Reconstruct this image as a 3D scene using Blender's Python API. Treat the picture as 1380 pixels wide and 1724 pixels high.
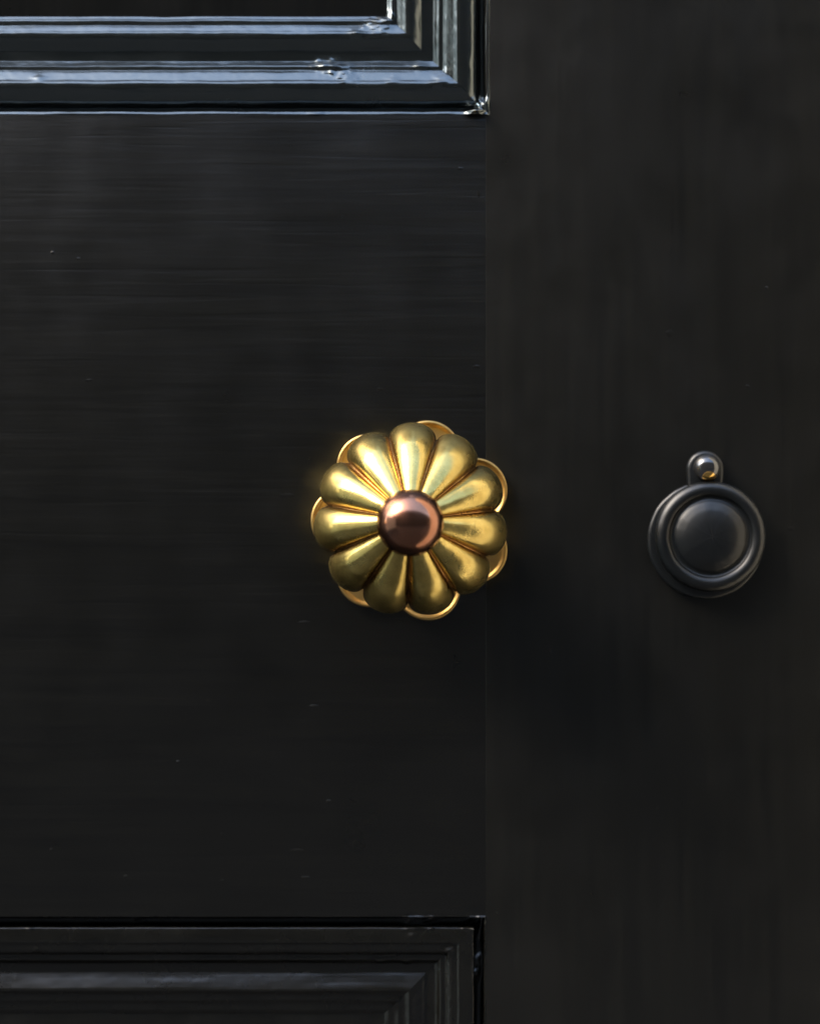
import bpy, bmesh, math, random
from mathutils import Vector, noise
random.seed(7)
R = math.radians
for o in list(bpy.data.objects): bpy.data.objects.remove(o)
sc = bpy.context.scene

# ------------------------------------------------------------------ camera, sky, sun, exposure
S = 0.0002251            # metres per photograph pixel in the plane of the door
ZC = 1.05                # height of the picture's centre above the ground
D = 0.90                 # camera to door
cam = bpy.data.cameras.new('camera'); camo = bpy.data.objects.new('camera', cam)
sc.collection.objects.link(camo); sc.camera = camo
camo.location = (0, -D, ZC); camo.rotation_euler = (R(90), 0, 0)
cam.sensor_fit = 'HORIZONTAL'; cam.sensor_width = 24.0
cam.lens = 24.0 * D / (1380 * S)
cam.clip_start = 0.01; cam.clip_end = 2000
cam.dof.use_dof = True; cam.dof.focus_distance = D - 0.040; cam.dof.aperture_fstop = 5.6

SUN_DIR = Vector((-0.66, -0.28, 0.70)).normalized()      # towards the sun
w = bpy.data.worlds.new('World'); sc.world = w; w.use_nodes = True
nt = w.node_tree; nt.nodes.clear()
sky = nt.nodes.new('ShaderNodeTexSky'); sky.sky_type = 'NISHITA'; sky.sun_disc = False
sky.sun_elevation = math.asin(SUN_DIR.z); sky.sun_rotation = math.atan2(SUN_DIR.x, SUN_DIR.y)
sky.dust_density = 2.0; sky.air_density = 1.3; sky.ozone_density = 0.1
bg = nt.nodes.new('ShaderNodeBackground'); bg.inputs['Strength'].default_value = 0.15
wo = nt.nodes.new('ShaderNodeOutputWorld')
nt.links.new(sky.outputs[0], bg.inputs[0]); nt.links.new(bg.outputs[0], wo.inputs[0])
sl = bpy.data.lights.new('sun', 'SUN'); sl.energy = 0.62; sl.angle = R(28); sl.color = (1.0, 0.93, 0.80)
so = bpy.data.objects.new('sun', sl); sc.collection.objects.link(so)
so.rotation_euler = SUN_DIR.to_track_quat('Z', 'Y').to_euler(); so.location = SUN_DIR * 5
vs = sc.view_settings
vs.view_transform = 'Standard'; vs.look = 'None'; vs.gamma = 1.0; vs.exposure = 2.8; vs.use_curve_mapping = False
sc.render.engine = 'CYCLES'
sc.cycles.caustics_reflective = False; sc.cycles.max_bounces = 6; sc.cycles.diffuse_bounces = 2; sc.cycles.glossy_bounces = 4

# ------------------------------------------------------------------ helpers
def P(px, py, depth=0.0):
    """photograph pixel -> point of the door plane (depth metres in front of it, no perspective shift)"""
    return Vector(((px - 690) * S, -depth, ZC + (862 - py) * S))

def mesh_obj(name, verts, faces, mat, parent=None, smooth=True, auto=None):
    me = bpy.data.meshes.new(name)
    me.from_pydata([tuple(v) for v in verts], [], faces); me.update()
    bm = bmesh.new(); bm.from_mesh(me)
    bmesh.ops.remove_doubles(bm, verts=bm.verts, dist=1e-7)
    bmesh.ops.recalc_face_normals(bm, faces=bm.faces)
    bm.to_mesh(me); bm.free()
    for p in me.polygons: p.use_smooth = smooth
    if auto: me.set_sharp_from_angle(angle=R(auto))
    me.materials.append(mat)
    o = bpy.data.objects.new(name, me); sc.collection.objects.link(o)
    if parent: o.parent = parent
    return o

def box(name, lo, hi, mat, parent=None, bev=0.0004, seg=3):
    bm = bmesh.new(); bmesh.ops.create_cube(bm, size=1)
    for v in bm.verts:
        v.co = Vector([lo[i] + (v.co[i] + .5) * (hi[i] - lo[i]) for i in range(3)])
    if bev: bmesh.ops.bevel(bm, geom=bm.edges[:], offset=bev, segments=seg, affect='EDGES', profile=.5)
    me = bpy.data.meshes.new(name); bm.to_mesh(me); bm.free()
    for p in me.polygons: p.use_smooth = True
    me.set_sharp_from_angle(angle=R(50))
    me.materials.append(mat)
    o = bpy.data.objects.new(name, me); sc.collection.objects.link(o)
    if parent: o.parent = parent
    return o

def smooth_curve(pts, n):
    """Catmull-Rom through pts (tuples), n samples per span"""
    out = []
    m = len(pts)
    for i in range(m - 1):
        p0, p1, p2, p3 = pts[max(i-1, 0)], pts[i], pts[i+1], pts[min(i+2, m-1)]
        for k in range(n):
            t = k / n
            out.append(tuple(0.5 * ((2*b) + (-a + c)*t + (2*a - 5*b + 4*c - d)*t*t + (-a + 3*b - 3*c + d)*t**3)
                             for a, b, c, d in zip(p0, p1, p2, p3)))
    out.append(pts[-1]); return out

def fbm(x, y, z=0.0):
    return noise.noise((x, y, z)) + .5 * noise.noise((2.1*x, 2.1*y, z + 7.3))

class NT:
    def __init__(s, name):
        s.m = bpy.data.materials.new(name); s.m.use_nodes = True
        s.t = s.m.node_tree; s.b = s.t.nodes['Principled BSDF']
    def n(s, typ, **kw):
        nd = s.t.nodes.new(typ)
        for k, v in kw.items(): setattr(nd, k, v)
        return nd
    def l(s, a, b): s.t.links.new(a, b)
    def noise(s, scale, detail=3, rough=.5, mapscale=(1, 1, 1), dist=0.0):
        tc = s.n('ShaderNodeTexCoord'); mp = s.n('ShaderNodeMapping'); mp.inputs['Scale'].default_value = mapscale
        nz = s.n('ShaderNodeTexNoise'); nz.inputs['Scale'].default_value = scale
        nz.inputs['Detail'].default_value = detail; nz.inputs['Roughness'].default_value = rough
        nz.inputs['Distortion'].default_value = dist
        s.l(tc.outputs['Object'], mp.inputs[0]); s.l(mp.outputs[0], nz.inputs['Vector'])
        return nz.outputs['Fac']
    def ramp(s, fac, stops):
        r = s.n('ShaderNodeValToRGB'); e = r.color_ramp.elements
        while len(e) < len(stops): e.new(.5)
        for i, (p, c) in enumerate(stops):
            e[i].position = p; e[i].color = (c, c, c, 1) if not isinstance(c, tuple) else (*c, 1)
        s.l(fac, r.inputs[0]); return r.outputs[0]
    def bump(s, height, dist, strength=1.0, prev=None):
        b = s.n('ShaderNodeBump'); b.inputs['Distance'].default_value = dist; b.inputs['Strength'].default_value = strength
        s.l(height, b.inputs['Height'])
        if prev: s.l(prev, b.inputs['Normal'])
        return b.outputs[0]
    def mix(s, fac, a, b):
        m = s.n('ShaderNodeMix', data_type='RGBA')
        if isinstance(fac, float): m.inputs[0].default_value = fac
        else: s.l(fac, m.inputs[0])
        for i, v in ((6, a), (7, b)):
            if isinstance(v, tuple): m.inputs[i].default_value = (*v, 1)
            else: s.l(v, m.inputs[i])
        return m.outputs[2]

# ------------------------------------------------------------------ materials
def paint(name, grain, col=(0.0031, 0.0029, 0.0021), rough=(.27, .35), stroke=1.0, spec=.5, pimple=1.0, coat=0.0):
    t = NT(name)
    ms = {'x': (11, 1, 230), 'z': (230, 1, 11), 'n': (60, 60, 60)}[grain]
    ms2 = {'x': (5, 1, 80), 'z': (80, 1, 5), 'n': (25, 25, 25)}[grain]
    fine = t.noise(1.0, 4, .6, ms, .3)
    broad = t.noise(1.0, 2, .5, ms2, .2)
    und = t.noise(22, 2, .5)
    spot = t.ramp(t.noise(150, 1, .5, {'x': (.6, 1, 1.8), 'z': (1.8, 1, .6), 'n': (1, 1, 1)}[grain]), [(.79, 0.0), (.83, 1.0)])
    n1 = t.bump(broad, .00024 * stroke)
    n2 = t.bump(fine, .00015 * stroke, 1.0, n1)
    n3 = t.bump(und, .00025, .5, n2)
    if grain != 'n':                           # long open grain lines under the paint
        ms3 = {'x': (9, 1, 300), 'z': (300, 1, 9)}[grain]
        n3 = t.bump(t.ramp(t.noise(1.0, 2, .5, ms3, .4), [(.58, 1.0), (.72, 0.0)]), .00004 * stroke, 1.0, n3)
    n4 = t.bump(spot, .00018 * pimple, 1.0, n3)
    t.l(n4, t.b.inputs['Normal'])
    c = t.mix(t.ramp(t.noise(1.0, 4, .6, ms, .5), [(.32, 0.0), (.68, 1.0)]), tuple(v*.68 for v in col), tuple(v*1.32 for v in col))
    t.l(c, t.b.inputs['Base Color'])
    t.l(t.ramp(t.noise(35, 4, .6), [(.3, rough[0]), (.7, rough[1])]), t.b.inputs['Roughness'])
    t.b.inputs['Specular IOR Level'].default_value = spec
    t.b.inputs['Coat Weight'].default_value = coat; t.b.inputs['Coat Roughness'].default_value = .12
    return t.m

M_RAIL = paint('black_paint_rail', 'x')
M_STILE = paint('black_paint_stile', 'z', stroke=.35)
M_PANEL = paint('black_paint_panel', 'z')
M_MOULD = paint('black_gloss_moulding', 'n', rough=(.18, .28), stroke=.35, spec=1.0, coat=.6)
M_MOULD.node_tree.nodes['Principled BSDF'].inputs['Specular Tint'].default_value = (.82, .97, 1.0, 1)
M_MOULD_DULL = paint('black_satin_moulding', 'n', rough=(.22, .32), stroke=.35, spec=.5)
M_IRON = paint('black_paint_escutcheon', 'n', col=(.0018, .0026, .0032), rough=(.32, .44), stroke=.5, spec=.4, pimple=.4)

def metal(name, col, dark, rough, pit=.00004, tarn=None, satin=0.0):
    t = NT(name)
    t.b.inputs['Metallic'].default_value = 1.0
    big = t.ramp(t.noise(85, 6, .7), [(.36, 0.0), (.64, 1.0)])
    c = t.mix(big, col, dark)
    if tarn:
        at = t.n('ShaderNodeAttribute'); at.attribute_name = 'tarnish'
        mm = t.n('ShaderNodeMath', operation='MULTIPLY')
        t.l(at.outputs['Fac'], mm.inputs[0]); t.l(t.ramp(t.noise(400, 3, .6), [(.25, .55), (.6, 1.0)]), mm.inputs[1])
        c = t.mix(mm.outputs[0], c, tarn)
    t.l(c, t.b.inputs['Base Color'])
    t.l(t.ramp(t.noise(160, 4, .65), [(.3, rough[0]), (.7, rough[1])]), t.b.inputs['Roughness'])
    scr = t.ramp(t.noise(1.0, 2, .5, (900, 900, 60), .6), [(.62, 0.0), (.70, 1.0)])      # fine rubbing scratches
    n0 = t.bump(scr, pit * .25)
    n1 = t.bump(t.noise(2200, 2, .6), pit, 1.0, n0)
    n2 = t.bump(t.noise(120, 2, .5), .00010, .6, n1)
    t.l(n2, t.b.inputs['Normal'])
    if satin:                                  # worn metal: a polished lobe mixed with a dull patina lobe
        b2 = t.n('ShaderNodeBsdfPrincipled'); b2.inputs['Metallic'].default_value = 1.0
        b2.inputs['Roughness'].default_value = .46
        t.l(c, b2.inputs['Base Color']); t.l(n2, b2.inputs['Normal'])
        mx = t.n('ShaderNodeMixShader')
        t.l(t.ramp(t.noise(90, 4, .6), [(.3, satin - .12), (.7, satin + .12)]), mx.inputs[0])
        t.l(t.b.outputs[0], mx.inputs[1]); t.l(b2.outputs[0], mx.inputs[2])
        t.l(mx.outputs[0], t.t.nodes['Material Output'].inputs[0])
    return t.m

M_BRASS = metal('aged_brass', (.49, .378, .128), (.34, .248, .074), (.05, .11), tarn=(.27, .14, .048), satin=.32)
M_ROSE = metal('polished_brass', (.56, .37, .135), (.45, .285, .09), (.30, .42), pit=.00001)
M_COPPER = metal('copper', (.29, .135, .084), (.21, .092, .055), (.17, .25), pit=.000008)

def plain(name, col, rough, scale=8, var=.25, bump=.002):
    t = NT(name)
    c = t.mix(t.ramp(t.noise(scale, 5, .6), [(.3, 0.0), (.7, 1.0)]), tuple(v*(1-var) for v in col), tuple(v*(1+var) for v in col))
    t.l(c, t.b.inputs['Base Color']); t.b.inputs['Roughness'].default_value = rough
    t.l(t.bump(t.noise(scale*8, 4, .6), bump), t.b.inputs['Normal'])
    return t.m
M_GROUND = plain('paving', (.022, .022, .021), .9)
M_WALL = plain('dark_brick', (.03, .026, .022), .9)
M_REVEAL = plain('cream_painted_reveal', (.78, .70, .55), .7, 12, .06, .0005)

# ------------------------------------------------------------------ setting: ground, reveal beside the door, unseen walls added to shape reflections
g = mesh_obj('ground', [(-150, -150, 0), (150, -150, 0), (150, 150, 0), (-150, 150, 0)], [(0, 1, 2, 3)], M_GROUND, smooth=False)
g['kind'] = 'structure'
wl = box('added_street_wall', (-19, -6.4, 0), (40, -6.0, 6.6), M_WALL, bev=.02)  # unseen wall, put in to block the bright horizon reflected in the door
wl['kind'] = 'structure'
sw = box('added_side_wall', (-3.6, -2.6, 0), (-3.2, .05, 2.05), M_REVEAL, bev=.02)  # made-up wall out of view, dims the low left sky in the mouldings
sw['kind'] = 'structure'
rv = box('door_reveal', (.29, -.155, 0), (.65, .06, 2.3), M_REVEAL, bev=.004)
rv['kind'] = 'structure'

# ------------------------------------------------------------------ door
door = bpy.data.objects.new('front_door', None); sc.collection.objects.link(door)
door.location = (0, 0, 0)
door['kind'] = 'structure'

XJ = (818 - 690) * S                       # joint between lock rail and stile
XR, XL = .205, -.60
PL = -.43                                  # left edge of the panels
TH = .045
U = dict(x0=PL, x1=(821.5 - 690) * S, z0=ZC + (862 - 191) * S, z1=1.86)
L = dict(x0=PL, x1=(816 - 690) * S, z0=.26, z1=ZC + (862 - 1544) * S)
ZT, ZB = 2.02, .008
GAP = .00002
box('stile', (XJ + GAP, 0, ZB), (XR, TH, ZT), M_STILE, door, .00008)
box('stile', (XL, 0, ZB), (PL - .002, TH, ZT), M_STILE, door, .00008)
box('lock_rail', (PL - .0018, -0.00002, L['z1']), (XJ - GAP, TH - .0002, U['z0']), M_RAIL, door, .00008)
box('top_rail', (PL - .0018, 0.00006, U['z1']), (XJ - GAP, TH - .0002, ZT), M_RAIL, door, .00008)
box('bottom_rail', (PL - .0018, 0.00006, ZB), (XJ - GAP, TH - .0002, L['z0']), M_RAIL, door, .00008)
PD = .0068                                 # panel set back
for q in (U, L):
    box('panel', (q['x0'] + .004, PD, q['z0'] + .004), (q['x1'] - .004, PD + .012, q['z1'] - .004), M_PANEL, door, .0003)

# moulding profile: (t pixels in from the frame edge, height in mm relative to the door face)
PROF_U = [(-2.2, .0), (-1.2, .12), (0.4, .06), (2.0, -.16), (4.4, -.72), (5.6, -2.2), (7, -5.2), (12, -5.4), (14.5, -4.9), (17.5, -3.2), (24, -1.5), (32, -.45),
          (40, .15), (47, .45), (52, .3), (55, -.2), (58, -.85), (63, -1.5), (68, -2.15), (72, -2.8), (75, -3.4), (76.5, -3.55), (82, -3.6),
          (84, -3.8), (88, -4.6), (92, -5.25), (94, -5.35), (104, -5.3), (111, -5.15), (116, -4.5), (123, -3.5), (129, -2.95), (135, -2.8),
          (139.5, -3.0), (143, -3.65), (148, -4.35), (153, -5.25), (154.5, -5.35), (161, -5.4), (163, -5.6), (166, -6.2), (169.5, -6.7), (172, -7.3)]
PROF_L = [(-2.2, -.05), (-1.2, -.04), (0.2, -.06), (1.2, -1.0), (2.0, -3.0), (3.5, -6.5), (17, -6.5), (18.2, -3.0), (19.0, -1.0), (20.2, -.5), (26, -.3),
          (34, -.15), (43, -.12), (45, -.3), (47, -.65), (50, -.72), (56, -.85), (60, -1.2), (64, -2.0), (66, -2.6), (69, -2.75), (74, -2.75), (77, -3.3), (80, -4.2), (84, -4.9), (90, -5.2), (97, -5.6), (100, -5.45), (106, -4.9), (114, -4.15), (121, -3.5), (125, -3.2), (128, -3.2),
          (131, -3.7), (135, -4.3), (138, -4.5), (145, -4.65), (149, -5.2), (154.5, -5.7), (161, -5.75), (163, -5.9), (166, -6.3), (169.5, -6.8), (172, -7.3)]

def moulding(A, B, n, prof, seed, mat, dense=None, lumps=(), step=.00045, wob=1.0):
    """sweep prof from corner A to corner B (x, z pairs); n points into the panel; ends mitred. Hand-painted: thick uneven film."""
    A, B, n = Vector(A), Vector(B), Vector(n)
    d = (B - A).normalized(); Lh = (B - A).length
    s = []; x = 0.0
    while x < Lh:
        s.append(x); x += step if dense and dense[0] <= x <= dense[1] else .01
    s.append(Lh)
    pts = smooth_curve(prof, 3)
    verts, faces = [], []
    for si in s:
        f = si / Lh
        for (tp, hm) in pts:
            t = tp * S
            a = A + (d + n) * t; b = B + (n - d) * t
            p = a.lerp(b, f)
            u = (p.x * d.x + p.y * d.y); 
            edge = 1.0 if 0 < tp < 170 else .3
            wt = (fbm(u * 55, tp * .045, seed) * .00019 + fbm(u * 220, tp * .11, seed + 3) * .00004) * edge * wob
            wh = (fbm(u * 38, tp * .03, seed + 11) * .00022 + fbm(u * 300, tp * .10, seed + 17) * .00005) * edge * wob
            wh += (noise.noise((u * 16, tp * .42, seed + 23)) * .00009 + noise.noise((u * 40, tp * .8, seed + 29)) * .00002) * edge * wob
            h = hm * .001 + wh
            nzl = 1.0 + .7 * noise.noise((u * 420, tp * .2, seed + 41))
            p = p + n * wt
            for (lx, lz, r, hh) in lumps:
                q = ((p.x - lx) ** 2 * (d.y * d.y + .3 * d.x * d.x) + (p.y - lz) ** 2 * (d.x * d.x + .3 * d.y * d.y)) / (r * r) * nzl
                if q < 4: h += .85 * hh * math.exp(-max(q, 0) * 1.6)
            verts.append((p.x, -h, p.y))
    m = len(pts)
    for i in range(len(s) - 1):
        for j in range(m - 1):
            a = i * m + j
            faces.append((a, a + 1, a + m + 1, a + m))
    return mesh_obj('moulding', verts, faces, mat, door)

def lump(px, py, rpx, hmm):
    p = P(px, py); return (p.x, p.z, rpx * S, hmm * .001)
lu = [lump(556, 108, 13, 1.5), lump(575, 114, 12, 1.1), lump(541, 106, 8, .9), lump(600, 52, 7, 1.0), lump(640, 36, 14, 1.3), lump(655, 28, 10, 1.2),
      lump(708, 108, 8, 1.2), lump(806, 184, 10, 3.6), lump(797, 188, 8, 2.0), lump(814, 176, 8, 2.2), lump(738, 137, 8, .6), lump(660, 133, 7, .5), lump(750, 130, 9, .6),
      lump(585, 130, 9, .6), lump(532, 191, 9, .5), lump(65, 130, 6, .5)]
ll = [lump(700, 1556, 9, 2.2), lump(720, 1553, 8, 2.6), lump(690, 1549, 7, 1.5), lump(800, 1560, 9, 3.0), lump(808, 1548, 7, 1.6), lump(805, 1622, 8, 2.5),
      lump(803, 1645, 7, 2.5), lump(755, 1602, 7, .6), lump(665, 1690, 8, .6), lump(640, 1622, 4, .7), lump(684, 1624, 4, .8), lump(693, 1576, 4, .6), lump(757, 1604, 6, .5),
      lump(50, 1564, 4, .5), lump(225, 1552, 5, 1.0), lump(60, 1600, 4, .5)]
def frame(q, prof, seed, bottom_dense, lumps):
    w_, h_ = q['x1'] - q['x0'], q['z1'] - q['z0']
    c = [(q['x0'], q['z0']), (q['x1'], q['z0']), (q['x1'], q['z1']), (q['x0'], q['z1'])]
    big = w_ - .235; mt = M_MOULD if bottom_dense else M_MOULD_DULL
    moulding(c[0], c[1], (0, 1), prof, seed, mt, (big, w_) if bottom_dense else None, lumps)
    moulding(c[1], c[2], (-1, 0), prof, seed + 31, mt, (0, .09) if bottom_dense else (h_ - .085, h_), lumps)
    moulding(c[2], c[3], (0, -1), prof, seed + 57, mt, None if bottom_dense else (0, .235), lumps, wob=.6)
    moulding(c[3], c[0], (1, 0), prof, seed + 83, mt, None)
frame(U, PROF_U, 2.0, True, lu)
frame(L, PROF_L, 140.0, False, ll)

# ------------------------------------------------------------------ brass knob
def polar(rows, nth, fn):
    """closed-in-theta grid: fn(row, theta) -> (r, h, theta)"""
    V, F = [], []
    for i in range(rows):
        for j in range(nth):
            V.append(fn(i, 2 * math.pi * j / nth))
    for i in range(rows - 1):
        for j in range(nth):
            a = i * nth + j; b = i * nth + (j + 1) % nth
            F.append((a, b, b + nth, a + nth))
    return V, F

KC = P(691.0, 874.5)
NL = 11
prof = [(4, 58.0), (8, 57.3), (11, 55.4), (15, 52.0), (19, 48.6), (22.8, 45.1), (26.2, 41.2), (29.0, 36.8), (30.5, 32.2), (30.0, 28.0), (27.0, 24.8), (22.0, 22.6),
        (16.5, 20.4), (12.2, 17.6), (10.2, 14.0), (10.2, 10.5), (12.0, 7.0), (14.0, 4.5)]
kp = smooth_curve(prof, 7)
TH0 = R(88.5)
tarn = []
def knob_fn(i, th):
    r, h = kp[i]
    a, b = kp[max(i-1, 0)], kp[min(i+1, len(kp)-1)]
    dr, dh = b[0]-a[0], b[1]-a[1]; ln = math.hypot(dr, dh) or 1
    nr, nh = -dh/ln, dr/ln                     # outward normal of the profile
    ph = ((th - TH0) / (2*math.pi/NL)) % 1.0
    ph = abs((ph if ph < .5 else ph - 1) * 2)  # 0 crest .. 1 groove
    W = .985
    f = max(0.0, 1 - (ph/W)**2) ** .58
    fade = 1.0 if h > 24 else max(0.0, (h - 14) / 10)
    fin = min(1.0, max(0.0, (r - 5) / 4.0)) if h > 50 else 1.0
    A = (.168 + .065 * min(1.0, max(0.0, (h - 32) / 12))) * r * fade * fin
    dsp = A * f
    tarn.append(max(0.0, min(1.0, (ph - .78) / .17)) * fade)
    rr, hh = r + nr * dsp, h + nh * dsp
    x = rr * math.cos(th) * .001; z = rr * math.sin(th) * .001
    wob = .00012 * noise.noise((x * 90, z * 90, hh * .09))
    return (KC.x + x * (1 + wob * 30), -(hh * .001 + wob), KC.z + z * (1 + wob * 30))
V, F = polar(len(kp), NL * 40, knob_fn)
kroot = bpy.data.objects.new('door_knob', None); sc.collection.objects.link(kroot)
kroot['label'] = 'brass door knob with eleven petals round a copper ball'; kroot['category'] = 'door knob'
knob = mesh_obj('petal_head', V, F, M_BRASS, kroot)
if len(knob.data.vertices) == len(tarn):
    at = knob.data.attributes.new('tarnish', 'FLOAT', 'POINT'); at.data.foreach_set('value', tarn)

# copper ball in the middle of the petals
BC = P(690.6, 879.2); BR = 12.0
bp = [(BR * math.sin(a), 57.0 + BR * math.cos(a)) for a in [math.pi * k / 60 for k in range(0, 44)]]
bp = [(max(r, .02), h) for r, h in bp]
V, F = polar(len(bp), 96, lambda i, th: (BC.x + bp[i][0] * .001 * math.cos(th), -bp[i][1] * .001, BC.z + bp[i][0] * .001 * math.sin(th)))
F.append(tuple(range(96)))
ball = mesh_obj('centre_ball', V, F, M_COPPER, kroot); ball['label'] = 'copper coloured ball at the centre of the knob'

# seven-lobed rose behind it
RC = P(694.2, 876.2)
Rm = 38.5; cc, qq = .68 * Rm, .32 * Rm
def rose_r(th):
    k = 2 * math.pi / 7
    dth = ((th - math.pi + k/2) % k) - k/2
    return cc * math.cos(dth) + math.sqrt(max(0, qq*qq - (cc * math.sin(dth))**2))
rp = [(1.0, 0.0), (1.0, 2.2), (.997, 2.9), (.988, 3.3), (.975, 3.35), (.962, 3.1), (.952, 2.6), (.93, 2.3), (.86, 2.35), (.75, 2.9), (.62, 3.9), (.5, 4.8), (.4, 5.3), (.25, 5.5)]
rp = [rp[0]] + smooth_curve(rp[1:], 4)
V, F = polar(len(rp), 7 * 40, lambda i, th: (RC.x + rose_r(th) * rp[i][0] * .001 * math.cos(th), -rp[i][1] * .001, RC.z + rose_r(th) * rp[i][0] * .001 * math.sin(th)))
rose = mesh_obj('rose', V, F, M_ROSE, kroot, auto=60); rose['label'] = 'seven lobed polished brass backplate behind the knob'

# ------------------------------------------------------------------ keyhole escutcheon
def lathe(c, pr, nth, mat, name, parent, wob=.0, seed=0.0, n=6, cap=True):
    q = smooth_curve(pr, n)
    def fn(i, th):
        r, h = q[i]
        k = wob * fbm(3 * math.cos(th) + h * .12, 3 * math.sin(th), seed + r * .02)
        return (c.x + (r + k) * .001 * math.cos(th), -(h + k * .4) * .001, c.z + (r + k) * .001 * math.sin(th))
    V, F = polar(len(q), nth, fn)
    if cap: F.append(tuple(range((len(q)-1)*nth, len(q)*nth)))
    return mesh_obj(name, V, F, mat, parent)
EC = P(1187, 909.5)
esc = bpy.data.objects.new('keyhole_escutcheon', None); sc.collection.objects.link(esc)
esc['label'] = 'black painted round keyhole cover with small pivot stud on top'; esc['category'] = 'keyhole cover'
plate = lathe(EC, [(22.1, 0), (22.2, .8), (22.1, 1.9), (21.5, 2.6), (20.2, 2.9), (17, 3.0), (8, 3.0), (3, 3.0)], 128, M_IRON, 'backplate', esc, .18, 3.0)
CC = P(1192, 903)
cover = lathe(CC, [(19.0, 3.4), (20.3, 3.7), (20.8, 5.0), (20.7, 6.8), (20.1, 8.3), (18.8, 9.3), (17.4, 9.55), (16.3, 9.2), (15.6, 8.65), (15.1, 8.0), (14.4, 7.75), (13.7, 8.0), (12.9, 8.6), (11.6, 9.3),
              (9.5, 10.2), (6.5, 10.9), (3.0, 11.25), (.05, 11.3)], 160, M_IRON, 'swing_cover', esc, .10, 9.0)
# lug at the top that carries the pivot
LC = P(1185, 790)
def lug_ring(r, d, n=40, drop=.0075):
    pts = [(r * math.cos(a), r * math.sin(a)) for a in [math.pi * k / n for k in range(n + 1)]]
    pts += [(-r * .95, -drop), (r * .95, -drop)]
    return [(LC.x + x, -d, LC.z + z) for x, z in pts]
rings = [(.0069, 0.0), (.0070, .0025), (.0068, .0036), (.0062, .0042), (.0056, .0044)]
V, F = [], []
for r, d in rings: V += lug_ring(r, d)
m = 43
for i in range(len(rings) - 1):
    for j in range(m):
        F.append((i*m + j, i*m + (j+1) % m, (i+1)*m + (j+1) % m, (i+1)*m + j))
F.append(tuple((len(rings)-1)*m + j for j in range(m)))
mesh_obj('pivot_lug', V, F, M_IRON, esc, auto=50)
t = NT('black_brass_pivot')                     # black stud with a round brass spot low on its face
tc = t.n('ShaderNodeTexCoord'); vd = t.n('ShaderNodeVectorMath', operation='DISTANCE')
t.l(tc.outputs['Object'], vd.inputs[0]); vd.inputs[1].default_value = tuple(P(1188, 801, .0078))
mr = t.n('ShaderNodeMapRange'); t.l(vd.outputs['Value'], mr.inputs[0])
mr.inputs[1].default_value = .0027; mr.inputs[2].default_value = .0023
mr.inputs[3].default_value = 0; mr.inputs[4].default_value = 1
t.l(t.mix(mr.outputs[0], (.012, .012, .012), (.70, .42, .12)), t.b.inputs['Base Color']); t.l(mr.outputs[0], t.b.inputs['Metallic'])
t.b.inputs['Roughness'].default_value = .14; t.b.inputs['Specular IOR Level'].default_value = 1.0
lathe(P(1187, 788), [(5.0, 4.0), (5.1, 5.2), (4.95, 6.6), (4.35, 8.0), (3.2, 9.2), (1.65, 9.9), (.03, 10.1)], 64, t.m, 'pivot_stud', esc)

# ------------------------------------------------------------------ nibs and runs of thick paint on the flat of the door
V, F = [], []
def nib(px, py, rx, ry, h):
    c = P(px, py); b = len(V); n = 10
    for k, (q, e) in enumerate(((1.0, -.05), (.8, .45), (.45, .85))):
        for j in range(n):
            a = 2 * math.pi * j / n; w_ = 1 + .25 * noise.noise((px + math.cos(a), py + math.sin(a), k))
            V.append((c.x + q * rx * S * math.cos(a) * w_, -(h * e) * .0005, c.z + q * ry * S * math.sin(a) * w_))
    V.append((c.x, -h * .0005, c.z))
    for k in range(2):
        for j in range(n): F.append((b + k*n + j, b + k*n + (j+1) % n, b + (k+1)*n + (j+1) % n, b + (k+1)*n + j))
    for j in range(n): F.append((b + 2*n + j, b + 2*n + (j+1) % n, b + 3*n))
for a in [(1127, 561, 7, 7, .22), (89, 425, 4, 3, .3), (528, 1189, 11, 3, .25), (374, 1405, 4, 4, .15), (484, 834, 15, 4, .2), (512, 1048, 13, 3, .25),
          (775, 283, 5, 2.5, .25), (803, 617, 7, 3, .25), (806, 326, 3, 7, .2), (1290, 484, 3, 3, .2), (1258, 650, 4, 3, .25), (553, 1349, 5, 3, .3),
          (300, 1283, 4, 2.5, .25), (212, 1476, 5, 3, .25), (87, 1431, 4, 3, .25), (500, 1432, 14, 3, .22), (515, 1478, 10, 2.5, .25), (374, 1483, 4, 2.5, .2),
          (640, 655, 6, 3, .2), (1128, 420, 2.5, 6, .15), (1330, 890, 6, 4, .2), (822, 1150, 4, 3, .2), (1106, 1360, 3, 4, .25), (150, 640, 8, 2.5, .18)]:
    nib(*a)
nb = mesh_obj('paint_nibs', V, F, M_RAIL, door); nb['kind'] = 'stuff'
